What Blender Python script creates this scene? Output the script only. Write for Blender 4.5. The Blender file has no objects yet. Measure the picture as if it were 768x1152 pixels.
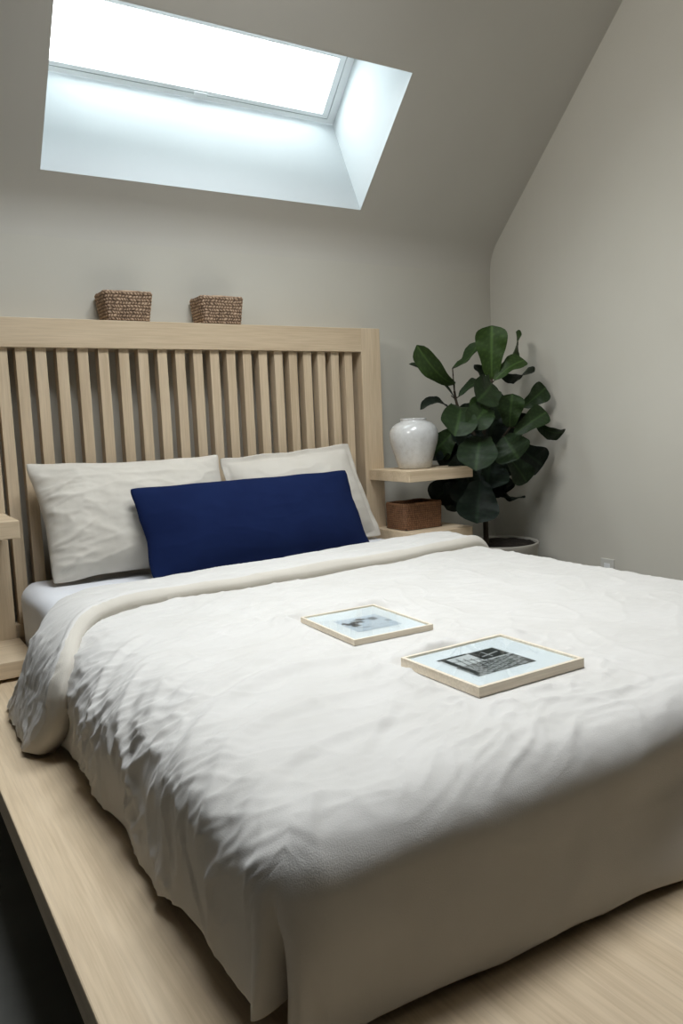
import bpy, bmesh, math, random
import numpy as np
from mathutils import Vector, Matrix
random.seed(4)
sc = bpy.context.scene
COL = sc.collection

# ------------------------------------------------------------------ helpers
def link(o, parent=None):
    COL.objects.link(o)
    if parent is not None: o.parent = parent
    return o
def tag(o, label=None, cat=None, group=None, kind=None):
    if label: o['label'] = label
    if cat: o['category'] = cat
    if group: o['group'] = group
    if kind: o['kind'] = kind
    return o
def thing(name, label, cat, loc=(0, 0, 0), rz=0.0, group=None):
    o = bpy.data.objects.new(name, None)
    o.location = loc; o.rotation_euler = (0, 0, rz); o.empty_display_size = .1
    link(o); return tag(o, label, cat, group)
def finish(name, me, mat, parent=None, smooth=False, loc=None):
    if mat: me.materials.append(mat)
    if smooth:
        me.polygons.foreach_set('use_smooth', [True] * len(me.polygons))
    o = bpy.data.objects.new(name, me)
    if loc is not None: o.location = loc
    return link(o, parent)
def from_bm(name, bm, mat, parent=None, smooth=False, loc=None):
    bmesh.ops.recalc_face_normals(bm, faces=bm.faces[:])
    me = bpy.data.meshes.new(name); bm.to_mesh(me); bm.free()
    return finish(name, me, mat, parent, smooth, loc)
def add_box(bm, x0, x1, y0, y1, z0, z1, bev=.002, seg=2):
    r = bmesh.ops.create_cube(bm, size=1.0)
    vs = r['verts']
    for v in vs:
        v.co = Vector(((x0 + x1) / 2 + v.co.x * (x1 - x0), (y0 + y1) / 2 + v.co.y * (y1 - y0), (z0 + z1) / 2 + v.co.z * (z1 - z0)))
    if bev > 0:
        es = list({e for v in vs for e in v.link_edges})
        bmesh.ops.bevel(bm, geom=es, offset=bev, segments=seg, profile=.5, affect='EDGES')
def box(name, b, mat, parent=None, bev=.002, loc=None):
    bm = bmesh.new(); add_box(bm, *b, bev=bev)
    return from_bm(name, bm, mat, parent, False, loc)
def grid_mesh(name, P, mat, parent=None, flip=False, close_u=False, smooth=True, attr=None, uv=None):
    n, m = P.shape[:2]
    idx = np.arange(n * m).reshape(n, m)
    if close_u: idx = np.vstack([idx, idx[:1]])
    a, b, c, d = idx[:-1, :-1], idx[1:, :-1], idx[1:, 1:], idx[:-1, 1:]
    F = np.stack([a, b, c, d], -1).reshape(-1, 4)
    if flip: F = F[:, ::-1]
    me = bpy.data.meshes.new(name)
    me.from_pydata(P.reshape(-1, 3).tolist(), [], F.tolist())
    if attr is not None:
        at = me.color_attributes.new('tone', 'FLOAT_COLOR', 'POINT')
        A = np.ones((n * m, 4), np.float32); A[:, :3] = attr.reshape(-1, 3)
        at.data.foreach_set('color', A.ravel())
    me.update()
    return finish(name, me, mat, parent, smooth)
def lathe(bm, prof, n=48, cx=0, cy=0):
    rings = []
    for r, z in prof:
        if r < 1e-5: rings.append([bm.verts.new((cx, cy, z))])
        else: rings.append([bm.verts.new((cx + r * math.cos(2 * math.pi * i / n), cy + r * math.sin(2 * math.pi * i / n), z)) for i in range(n)])
    for A, B in zip(rings[:-1], rings[1:]):
        for i in range(n):
            j = (i + 1) % n
            if len(A) == 1 and len(B) == 1: continue
            if len(A) == 1: bm.faces.new((A[0], B[i], B[j]))
            elif len(B) == 1: bm.faces.new((A[i], B[0], A[j]))
            else: bm.faces.new((A[i], B[i], B[j], A[j]))
def tube(bm, pts, radii, n=8):
    pts = [Vector(p) for p in pts]; prev = None; ref = Vector((0, 1, 0.13)).normalized()
    for k, p in enumerate(pts):
        t = (pts[min(k + 1, len(pts) - 1)] - pts[max(k - 1, 0)]).normalized()
        u = t.cross(ref)
        if u.length < 1e-3: u = t.cross(Vector((1, 0, 0)))
        u.normalize(); v = t.cross(u)
        r = radii[k]
        ring = [bm.verts.new(p + r * (math.cos(2 * math.pi * i / n) * u + math.sin(2 * math.pi * i / n) * v)) for i in range(n)]
        if prev:
            for i in range(n): bm.faces.new((prev[i], prev[(i + 1) % n], ring[(i + 1) % n], ring[i]))
        else: bm.faces.new(ring)
        prev = ring
    bm.faces.new(prev)

# numpy gradient noise
_rng = np.random.RandomState(7)
_perm = _rng.permutation(512)
_ang = _rng.rand(512) * 2 * np.pi
def perlin(x, y, seed=0):
    x = np.asarray(x, float) + seed * 17.31; y = np.asarray(y, float) + seed * 9.77
    xi = np.floor(x).astype(int); yi = np.floor(y).astype(int); xf = x - xi; yf = y - yi
    f = lambda t: t * t * t * (t * (t * 6 - 15) + 10)
    def g(i, j):
        h = _perm[(_perm[i & 511] + j) & 511]; a = _ang[h]
        return np.cos(a) * (x - i) + np.sin(a) * (y - j)
    u, v = f(xf), f(yf)
    n0 = g(xi, yi) * (1 - u) + g(xi + 1, yi) * u
    n1 = g(xi, yi + 1) * (1 - u) + g(xi + 1, yi + 1) * u
    return (n0 * (1 - v) + n1 * v) * 1.4
def fbm(x, y, o=4, seed=0, gain=.5):
    s = 0; a = 1
    for k in range(o):
        s = s + a * perlin(x * 2 ** k, y * 2 ** k, seed + k); a *= gain
    return s
def ridge(x, y, seed=0, p=3.0):
    return (1 - np.clip(np.abs(perlin(x, y, seed)) * 1.6, 0, 1)) ** p
def sstep(x, a=0., b=1.):
    t = np.clip((x - a) / (b - a), 0, 1); return t * t * (3 - 2 * t)
def normals(P):
    du = np.gradient(P, axis=0); dv = np.gradient(P, axis=1)
    n = np.cross(du, dv); return n / (np.linalg.norm(n, axis=-1, keepdims=True) + 1e-12)

# ---------------------------------------------------------------- materials
def mat_new(name):
    m = bpy.data.materials.new(name); m.use_nodes = True
    nt = m.node_tree; nt.nodes.clear()
    out = nt.nodes.new('ShaderNodeOutputMaterial'); b = nt.nodes.new('ShaderNodeBsdfPrincipled')
    nt.links.new(b.outputs[0], out.inputs[0]); return m, nt, b, out
def nd(nt, t, **kw):
    n = nt.nodes.new(t)
    for k, v in kw.items():
        if k in n.inputs: n.inputs[k].default_value = v
        else: setattr(n, k, v)
    return n
def ramp(nt, fac, cols):
    r = nt.nodes.new('ShaderNodeValToRGB'); e = r.color_ramp.elements
    e[0].position, e[0].color = cols[0][0], (*cols[0][1], 1); e[1].position, e[1].color = cols[-1][0], (*cols[-1][1], 1)
    for p, c in cols[1:-1]:
        q = e.new(p); q.color = (*c, 1)
    nt.links.new(fac, r.inputs[0]); return r
def bump(nt, b, h, strength, dist=.01):
    n = nd(nt, 'ShaderNodeBump', Strength=strength, Distance=dist); nt.links.new(h, n.inputs['Height']); nt.links.new(n.outputs[0], b.inputs['Normal']); return n
def coords(nt, scale=(1, 1, 1), kind='Object'):
    tc = nt.nodes.new('ShaderNodeTexCoord'); mp = nt.nodes.new('ShaderNodeMapping'); mp.inputs['Scale'].default_value = scale
    nt.links.new(tc.outputs[kind], mp.inputs[0]); return mp.outputs[0]
def mottled(name, c0, c1, scale=3., rough=.9, bs=.05, bscale=120., vec=(1, 1, 1), spec=.3, bd=.003, detail=6):
    m, nt, b, _ = mat_new(name); v = coords(nt, vec)
    n = nd(nt, 'ShaderNodeTexNoise', Scale=scale, Detail=detail); nt.links.new(v, n.inputs['Vector'])
    r = ramp(nt, n.outputs[0], [(.3, c0), (.7, c1)]); nt.links.new(r.outputs[0], b.inputs['Base Color'])
    b.inputs['Roughness'].default_value = rough; b.inputs['Specular IOR Level'].default_value = spec
    if bs > 0:
        n2 = nd(nt, 'ShaderNodeTexNoise', Scale=bscale, Detail=3.); nt.links.new(v, n2.inputs['Vector']); bump(nt, b, n2.outputs[0], bs, bd)
    return m
def wood(name, axis, c0, c1, c2, k=1.0):
    # pale oak: long streaks along the grain axis with fine pores
    m, nt, b, _ = mat_new(name)
    s = [9., 9., 9.]; s[axis] = .55
    v = coords(nt, s)
    n = nd(nt, 'ShaderNodeTexNoise', Scale=1.6, Detail=8., Roughness=.62, Distortion=.6); nt.links.new(v, n.inputs['Vector'])
    s2 = [150., 150., 150.]; s2[axis] = 5.
    v2 = coords(nt, s2)
    n2 = nd(nt, 'ShaderNodeTexNoise', Scale=1.3, Detail=4.); nt.links.new(v2, n2.inputs['Vector'])
    r = ramp(nt, n.outputs[0], [(.28, c0), (.5, c1), (.72, c2)])
    r2 = ramp(nt, n2.outputs[0], [(.35, (.80, .78, .76)), (.6, (1, 1, 1))])
    mx = nd(nt, 'ShaderNodeMix', data_type='RGBA', blend_type='MULTIPLY'); mx.inputs[0].default_value = .55
    nt.links.new(r.outputs[0], mx.inputs[6]); nt.links.new(r2.outputs[0], mx.inputs[7])
    nt.links.new(mx.outputs[2], b.inputs['Base Color']); b.inputs['Roughness'].default_value = .5
    b.inputs['Specular IOR Level'].default_value = .35
    bump(nt, b, n2.outputs[0], .08, .002); return m
def linen(name, c0, c1, weave=520., bs=.34, sheen=.2):
    m, nt, b, _ = mat_new(name); v = coords(nt)
    n = nd(nt, 'ShaderNodeTexNoise', Scale=7., Detail=5.); nt.links.new(v, n.inputs['Vector'])
    r = ramp(nt, n.outputs[0], [(.3, c0), (.7, c1)]); nt.links.new(r.outputs[0], b.inputs['Base Color'])
    a = nd(nt, 'ShaderNodeTexNoise', Scale=weave, Detail=2.); nt.links.new(v, a.inputs['Vector'])
    v2 = coords(nt, (.45, 1.1, .8)); c = nd(nt, 'ShaderNodeTexNoise', Scale=16., Detail=5., Roughness=.6, Distortion=.6); c.noise_type = 'RIDGED_MULTIFRACTAL'; nt.links.new(v2, c.inputs['Vector'])
    ad = nd(nt, 'ShaderNodeMath', operation='MULTIPLY_ADD'); nt.links.new(c.outputs[0], ad.inputs[0]); ad.inputs[1].default_value = 1.6; nt.links.new(a.outputs[0], ad.inputs[2])
    b.inputs['Roughness'].default_value = .95; b.inputs['Specular IOR Level'].default_value = .1
    b.inputs['Sheen Weight'].default_value = sheen; b.inputs['Sheen Roughness'].default_value = .6
    bump(nt, b, ad.outputs[0], bs, .0016); return m

M = {}
M['wall'] = mottled('plaster', (.60, .575, .50), (.63, .605, .53), 2., .95, .04, 90.)
M['ceil'] = mottled('ceiling_paint', (.60, .575, .515), (.63, .605, .54), 2., .95, .03, 90.)
M['well'] = mottled('reveal_paint', (.56, .59, .60), (.58, .61, .62), 2., .9, .0)
M['dark_wall'] = mottled('low_bounce_wall', (.10, .09, .075), (.12, .105, .09), 2., .95, .0)  # unseen walls darkened to keep bounce light off the bed foot
M['floor'] = mottled('floor_stone', (.10, .10, .09), (.135, .135, .122), 5., .8, .15, 60.)
OAK = ((.54, .415, .27), (.645, .51, .345), (.71, .575, .405))
M['oak_x'] = wood('oak_along_x', 0, *OAK); M['oak_y'] = wood('oak_along_y', 1, *OAK); M['oak_z'] = wood('oak_along_z', 2, *OAK)
M['duvet'] = linen('duvet_linen', (.60, .58, .54), (.645, .625, .59))
M['pillow'] = linen('pillow_linen', (.60, .56, .485), (.65, .61, .535), bs=.3)
M['sheet'] = linen('sheet_cotton', (.76, .77, .79), (.80, .81, .83), bs=.1)
M['navy'] = linen('navy_cotton', (.0055, .012, .050), (.0075, .016, .062), 700., .12, .0)
M['white_paint'] = mottled('white_paint', (.87, .89, .89), (.90, .91, .91), 4., .4, 0)
M['dark_seal'] = mottled('window_seal', (.03, .03, .03), (.05, .05, .05), 4., .6, 0)
M['metal'] = mottled('grey_metal', (.25, .25, .26), (.3, .3, .3), 4., .35, 0)
M['plastic'] = mottled('outlet_plastic', (.66, .65, .60), (.68, .67, .62), 3., .4, 0)
M['slot'] = mottled('outlet_slot', (.05, .05, .05), (.06, .06, .06), 3., .6, 0)
M['soil'] = mottled('soil', (.008, .006, .004), (.022, .016, .011), 40., 1., .6, 90., bd=.01)
M['pot'] = mottled('pot_ceramic', (.33, .31, .27), (.38, .36, .31), 6., .55, .03)
M['bark'] = mottled('bark', (.03, .022, .014), (.06, .045, .03), 60., .85, .3, 120.)
M['mat_board'] = mottled('mat_board', (.76, .77, .79), (.78, .79, .81), 20., .9, 0)
M['backing'] = mottled('backing_board', (.2, .15, .1), (.24, .18, .12), 20., .9, 0)
M['frame_wood'] = wood('frame_maple', 0, (.72, .62, .48), (.80, .71, .57), (.84, .76, .63))

def seagrass(name, c0, c1, c2):
    m, nt, b, _ = mat_new(name)
    at = nd(nt, 'ShaderNodeVertexColor', layer_name='tone'); v = coords(nt)
    n = nd(nt, 'ShaderNodeTexNoise', Scale=60., Detail=4.); nt.links.new(v, n.inputs['Vector'])
    ad = nd(nt, 'ShaderNodeMath', operation='MULTIPLY_ADD'); nt.links.new(n.outputs[0], ad.inputs[0]); ad.inputs[1].default_value = .55
    sp = nd(nt, 'ShaderNodeSeparateColor'); nt.links.new(at.outputs[0], sp.inputs[0]); nt.links.new(sp.outputs[0], ad.inputs[2])
    r = ramp(nt, ad.outputs[0], [(.25, c0), (.7, c1), (1.15 if False else 1.0, c2)]); nt.links.new(r.outputs[0], b.inputs['Base Color'])
    b.inputs['Roughness'].default_value = .8; return m
M['seagrass'] = seagrass('seagrass', (.035, .02, .012), (.26, .165, .10), (.55, .39, .26))
M['rattan'] = seagrass('brown_rattan', (.03, .014, .007), (.17, .078, .034), (.25, .12, .055))

def attr_mat(name, rough=.6, spec=.3):
    m, nt, b, _ = mat_new(name); at = nd(nt, 'ShaderNodeVertexColor', layer_name='tone')
    nt.links.new(at.outputs[0], b.inputs['Base Color']); b.inputs['Roughness'].default_value = rough; b.inputs['Specular IOR Level'].default_value = spec
    return m, nt, b
M['print'] = attr_mat('photo_print', .5)[0]
m, nt, b = attr_mat('leaf', .55, .25); M['leaf'] = m
v = coords(nt); n_ = nd(nt, 'ShaderNodeTexNoise', Scale=35., Detail=4.); nt.links.new(v, n_.inputs['Vector']); bump(nt, b, n_.outputs[0], .25, .004)
# glazed pale stoneware with fine speckle
m, nt, b, _ = mat_new('vase_glaze'); v = coords(nt)
n_ = nd(nt, 'ShaderNodeTexNoise', Scale=55., Detail=6., Roughness=.7); nt.links.new(v, n_.inputs['Vector'])
r_ = ramp(nt, n_.outputs[0], [(.3, (.52, .51, .48)), (.45, (.59, .585, .56)), (.7, (.64, .64, .62))]); nt.links.new(r_.outputs[0], b.inputs['Base Color'])
b.inputs['Roughness'].default_value = .22; b.inputs['Coat Weight'].default_value = .4; b.inputs['Coat Roughness'].default_value = .08; bump(nt, b, n_.outputs[0], .06, .003); M['vase'] = m
def glass(name, edge):
    m = bpy.data.materials.new(name); m.use_nodes = True; nt = m.node_tree; nt.nodes.clear()
    out = nt.nodes.new('ShaderNodeOutputMaterial'); mx = nt.nodes.new('ShaderNodeMixShader'); tr = nd(nt, 'ShaderNodeBsdfTransparent', Color=(.97, .99, .985, 1)); gl = nd(nt, 'ShaderNodeBsdfGlossy', Roughness=.02)
    lw = nd(nt, 'ShaderNodeLayerWeight', Blend=.5); p = nd(nt, 'ShaderNodeMath', operation='POWER'); nt.links.new(lw.outputs['Facing'], p.inputs[0]); p.inputs[1].default_value = 5.0
    k = nd(nt, 'ShaderNodeMath', operation='MULTIPLY_ADD'); nt.links.new(p.outputs[0], k.inputs[0]); k.inputs[1].default_value = edge; k.inputs[2].default_value = .03
    nt.links.new(k.outputs[0], mx.inputs[0]); nt.links.new(tr.outputs[0], mx.inputs[1]); nt.links.new(gl.outputs[0], mx.inputs[2]); nt.links.new(mx.outputs[0], out.inputs[0]); return m
M['pane'] = glass('window_glass', .5); M['frame_glass'] = glass('picture_glass', .6)
# -------------------------------------------------------------- room shell
XW, YW, XL, YF, ZC = .794, .14, -3.3, -5.0, 3.1
SP = .8093; NS, NC = math.sin(SP), math.cos(SP); KP = 1.3893          # ceiling slope: NS*y + NC*z = KP
def slope(x, t, d=0.0):                                                   # t up the slope, d outwards
    return (x, NS * (KP + d) - NC * t, NC * (KP + d) + NS * t)
def poly(name, faces, mat, smooth=False):
    bm = bmesh.new()
    for f in faces: bm.faces.new([bm.verts.new(p) for p in f])
    bmesh.ops.remove_doubles(bm, verts=bm.verts[:], dist=1e-5)
    me = bpy.data.meshes.new(name); bm.to_mesh(me); bm.free()
    return tag(finish(name, me, mat, None, smooth), kind='structure')
R = .22; dR = R * math.tan((math.pi / 2 - SP) / 2)
zk = (KP - NS * YW) / NC; tk = -NC * YW + NS * zk
ycen, zcen = YW - R, zk - dR
yt = (KP - NC * ZC) / NS; tt = -NC * yt + NS * ZC
poly('floor', [[(XL, YF, 0), (XW, YF, 0), (XW, YW, 0), (XL, YW, 0)]], M['floor'])
poly('wall_back', [[(XL, YW, 0), (XW, YW, 0), (XW, YW, zcen), (XL, YW, zcen)]], M['wall'])
prof = [(YW, 0), (YW, zcen)]
arc = [(ycen + R * math.cos(a), zcen + R * math.sin(a)) for a in np.linspace(0, math.pi / 2 - SP, 9)]
prof = [(YW, 0)] + arc + [(yt, ZC), (YF, ZC), (YF, 0)]
poly('wall_right', [[(XW, y, z) for y, z in prof]], M['wall'])
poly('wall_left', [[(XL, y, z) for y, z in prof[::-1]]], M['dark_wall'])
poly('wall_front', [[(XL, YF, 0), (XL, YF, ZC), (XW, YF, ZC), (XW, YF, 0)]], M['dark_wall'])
OX0, OX1, OT0, OT1 = -1.383, -.053, 1.411, 1.985                           # roof window opening in the slope
GT0, GT1, GD = 1.577, 1.885, .434                                           # the window itself, set outwards
faces = [[(XL, a[0], a[1]), (XW, a[0], a[1]), (XW, b[0], b[1]), (XL, b[0], b[1])] for a, b in zip(arc[:-1], arc[1:])]
t0 = tk + dR
q = lambda x0, x1, a, b: [slope(x0, a), slope(x1, a), slope(x1, b), slope(x0, b)]
faces += [q(XL, XW, t0, OT0), q(XL, OX0, OT0, OT1), q(OX1, XW, OT0, OT1), q(XL, XW, OT1, tt)]
faces += [[(XL, yt, ZC), (XW, yt, ZC), (XW, YF, ZC), (XL, YF, ZC)]]
ceiling = poly('ceiling', faces, M['ceil'])
nf = len(arc) - 1
for i, p in enumerate(ceiling.data.polygons): p.use_smooth = i <= nf
o0, o1 = [slope(x, OT0) for x in (OX0, OX1)]; o2, o3 = [slope(x, OT1) for x in (OX1, OX0)]
w0, w1 = [slope(x, GT0, GD) for x in (OX0, OX1)]; w2, w3 = [slope(x, GT1, GD) for x in (OX1, OX0)]
poly('trim_1', [[o0, o1, w1, w0], [o1, o2, w2, w1], [o2, o3, w3, w2], [o3, o0, w0, w3]], M['well'])
# window: frame, sash, seal, glass, catch
win = thing('window_1', None, None); win['kind'] = 'structure'
def bar(bm, x0, x1, a, b, d0, d1):
    vs = [bm.verts.new(slope(x, t, d)) for d in (d0, d1) for x, t in ((x0, a), (x1, a), (x1, b), (x0, b))]
    for f in ((3, 2, 1, 0), (4, 5, 6, 7), (0, 1, 5, 4), (1, 2, 6, 5), (2, 3, 7, 6), (3, 0, 4, 7)): bm.faces.new([vs[i] for i in f])
def ringbars(bm, x0, x1, a, b, wx, w, d0, d1):
    bar(bm, x0, x1, a, a + w, d0, d1); bar(bm, x0, x1, b - w, b, d0, d1); bar(bm, x0, x0 + wx, a + w, b - w, d0, d1); bar(bm, x1 - wx, x1, a + w, b - w, d0, d1)
e = .001
def inset(dx, dt): return OX0 + dx, OX1 - dx, GT0 + dt, GT1 - dt
bm = bmesh.new(); ringbars(bm, *inset(e, e), .034, .018, GD - .004, GD + .06); wf_ = from_bm('window_frame', bm, M['white_paint'], win)
bm = bmesh.new(); ringbars(bm, *inset(.0352, .0192), .0018, .0018, GD + .001, GD + .03); from_bm('window_seal', bm, M['dark_seal'], win)
bm = bmesh.new(); ringbars(bm, *inset(.0372, .0212), .030, .016, GD - .001, GD + .03); from_bm('window_sash', bm, M['white_paint'], wf_)
bm = bmesh.new(); bar(bm, *inset(.0674, .0374), GD + .006, GD + .008); from_bm('glass_pane', bm, M['pane'], win)
bm = bmesh.new(); bar(bm, -.72, -.665, GT0 + .012, GT0 + .030, GD - .009, GD - .0045); from_bm('window_catch', bm, M['white_paint'], wf_)

# outlet on the right wall, just above the bed edge
t = thing('wall_outlet', 'pale wall outlet plate low on the right wall above the far bed edge', 'outlet', (XW, -.59, .35))
box('cover_plate', (-.007, 0, -.036, .036, -.058, .058), M['plastic'], t, .002)
for z in (-.024, .024): box('socket', (-.0085, -.0065, -.016, .016, z - .014, z + .014), M['white_paint'], t, .001)

# --------------------------------------------------------------------- bed
PZ, PT = .29, .065
bed = thing('bed_frame', 'pale oak platform bed frame with slatted headboard against the back wall', 'bed', (0, 0, 0))
box('platform', (-1.823, .165, -2.52, -.002, PZ - PT, PZ), M['oak_y'], bed, .003)
box('plinth', (-1.50, -.16, -2.2, -.05, 0.0, PZ - PT), M['oak_x'], bed, .003)
RZ0, RZ1 = 1.368, 1.469
box('top_rail', (-1.6, -.097, 0, YW - .001, RZ0, RZ1), M['oak_x'], bed, .0015)
box('post', (-.097, 0.003, 0, YW - .001, 0, RZ1 + .001), M['oak_z'], bed, .002)
box('post', (-1.70, -1.6, 0, YW - .001, 0, RZ1 + .001), M['oak_z'], bed, .002)
box('bottom_rail', (-1.6, -.097, .012, .06, .30, .40), M['oak_x'], bed, .002)
SL = [-1.565, -1.502, -1.437, -1.365, -1.292, -1.218, -1.143, -1.070, -.996, -.925, -.853, -.783, -.713, -.642, -.571, -.500, -.432, -.363, -.294, -.226, -.157]
bm = bmesh.new()
for x in SL: add_box(bm, x - .019, x + .019, .014, .062, .40, RZ0, .0015)
from_bm('slats', bm, M['oak_z'], bed)

# floating shelves either side of the headboard
def shelf(label, x0, x1, z1, th, y0=-.296, y1=0.0):
    o = box('floating_shelf', (x0, x1, y0, y1, z1 - th, z1), M['oak_x'], None, .002)
    return tag(o, label, 'shelf', 'floating bedside shelves')
shelf('pale oak bedside shelf holding the white vase, right of the headboard', -.0786, .2685, .850, .047)
shelf('pale oak lower bedside shelf under the brown basket, right of the bed', -.062, .262, .585, .055)
shelf('upper pale oak shelf beside the left pillow, cut off by the left picture edge', -1.98, -1.606, .801, .056)
shelf('low pale oak shelf by the left side of the mattress, near the platform', -1.98, -1.590, .356, .054)

# mattress
MX0, MX1, MY0, MY1, MZ = -1.583, -.068, -2.05, -.012, .556
bm = bmesh.new(); add_box(bm, MX0, MX1, MY0, MY1, PZ + .001, MZ, .055, 6)
bmesh.ops.subdivide_edges(bm, edges=[e_ for e_ in bm.edges if e_.calc_length() > .3], cuts=30, use_grid_fill=True)
for v in bm.verts:
    w = .0035 * float(perlin(v.co.x * 6 + v.co.z * 4, v.co.y * 9 + v.co.z * 14, 3))
    if v.co.z > PZ + .03: v.co.z += w
    if v.co.x < MX0 + .03: v.co.x += w
tag(from_bm('mattress', bm, M['sheet'], None, True), 'mattress in a smooth white fitted sheet under the linen duvet', 'mattress')

# ------------------------------------------------------------------- duvet
X0, X1, DYF, DR, DRL, TOP = -1.577, -.082, -2.052, .083, .15, .578
XA = -1.66 + DRL                                                         # where the left shoulder starts to turn down
F1 = ((-1.0287, -1.3737), .1063, .1290, math.radians(-2.0)); F2 = ((-1.011, -1.7908), .1333, .1139, math.radians(0.3))
def drape(a, b, ex=0., flare=0., top=TOP):
    """cloth point (a across, b along) -> position on the rounded mattress, hanging past its edges"""
    rL = DRL - .075 * sstep(-b, 1.5, 2.02); XA_ = -1.66 + rL                 # the shoulder tightens towards the foot corner
    dl = np.maximum(XA_ - a, 0); drr = np.maximum(a - X1, 0); dx = np.maximum(dl, drr); dy = np.maximum(DYF - b, 0)
    m = np.maximum(dx, dy); h = np.hypot(dx, dy) + 1e-9
    ux = np.where(dl > 0, -1., 1.) * dx / h; uy = -dy / h
    k = np.where(dl > 0, dx / (dx + dy + 1e-9), 0.); k = k * k * (3 - 2 * k)
    rr = DR + (rL - DR) * k
    q = rr * np.pi / 2
    off = np.where(m < q, rr * np.sin(np.minimum(m, q) / rr), rr + flare * (m - q))
    drop = np.where(m < q, rr * (1 - np.cos(np.minimum(m, q) / rr)), rr + (m - q))
    th = np.arctan2(dy, dx + 1e-9); corner = (dx > 0) & (dy > 0)
    k = sstep(drop, .05, .27) * np.where(corner, np.sin(np.clip(2 * th, 0, np.pi)), 0)
    off = off + k * (.032 * np.exp(-((th - .30) / .20) ** 2) - .062 * np.exp(-((th - .60) / .14) ** 2) + .015 * np.exp(-((th - 1.0) / .2) ** 2))
    cx = np.minimum(np.maximum(a, XA_), X1); cy = np.maximum(b, DYF)
    P = np.stack([cx + ux * off, cy + uy * off, top - drop], -1)
    return P, dl, dy, m
def frame_sd(a, b, F):
    (cx, cy), hw, hh, rz = F
    u = (a - cx) * math.cos(rz) + (b - cy) * math.sin(rz); v = -(a - cx) * math.sin(rz) + (b - cy) * math.cos(rz)
    qx, qy = np.abs(u) - hw, np.abs(v) - hh
    return np.hypot(np.maximum(qx, 0), np.maximum(qy, 0)) + np.minimum(np.maximum(qx, qy), 0), u, v
CREASES = [([(-1.653, -1.58), (-1.551, -1.45), (-1.412, -1.362), (-1.225, -1.378)], .0045, .016), ([(-1.677, -1.829), (-1.546, -1.664), (-1.399, -1.553), (-1.217, -1.556), (-1.09, -1.60)], .0075, .018),
           ([(-1.698, -1.963), (-1.56, -1.797), (-1.419, -1.736), (-1.22, -1.749)], .006, .016), ([(-1.684, -2.043), (-1.576, -1.948), (-1.439, -1.89), (-1.263, -1.886)], .005, .014), ([(-1.442, -1.97), (-1.375, -1.918), (-1.298, -1.858), (-1.24, -1.79)], .0045, .010),
           ([(-1.60, -1.62), (-1.48, -1.56), (-1.33, -1.455), (-1.18, -1.46)], .005, .014), ([(-1.513, -1.253), (-1.354, -1.17), (-1.142, -1.224)], .0035, .014), ([(-1.257, -2.05), (-1.061, -2.03), (-.785, -2.0)], .0035, .016), ([(-1.35, -1.66), (-1.2, -1.68), (-1.08, -1.74)], .004, .012), ([(-1.75, -1.35), (-1.62, -1.22), (-1.47, -1.10)], .006, .014), ([(-1.78, -1.62), (-1.66, -1.44), (-1.52, -1.30)], .006, .014)]
def crease_field(a, b):
    # single long soft folds in the cloth: smooth polylines with a crisp crest and a shallow trough beside it
    out = np.zeros_like(a)
    for pts, amp, w in CREASES:
        P_ = np.array(pts); t = np.arange(len(P_)); tt_ = np.linspace(0, len(P_) - 1, 26)
        q = np.stack([np.interp(tt_, t, P_[:, 0]), np.interp(tt_, t, P_[:, 1])], -1)
        for _ in range(6): q[1:-1] = (q[:-2] + 2 * q[1:-1] + q[2:]) / 4
        best = np.full(a.shape, 9.); side = np.zeros_like(a); par = np.zeros_like(a)
        for k in range(len(q) - 1):
            d = q[k + 1] - q[k]; L2 = d @ d + 1e-12
            s = np.clip(((a - q[k, 0]) * d[0] + (b - q[k, 1]) * d[1]) / L2, 0, 1)
            ex, ey = a - q[k, 0] - s * d[0], b - q[k, 1] - s * d[1]; r = np.hypot(ex, ey)
            m = r < best; best = np.where(m, r, best); side = np.where(m, np.sign(d[0] * ey - d[1] * ex), side); par = np.where(m, (k + s) / (len(q) - 1), par)
        sd = best * side; env = np.clip(4 * par * (1 - par), 0, 1) ** .6
        out += amp * env * (np.exp(-np.abs(sd / w) ** 1.5) - .7 * np.exp(-((sd + 1.9 * w) / (1.3 * w)) ** 2))
    return out
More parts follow.
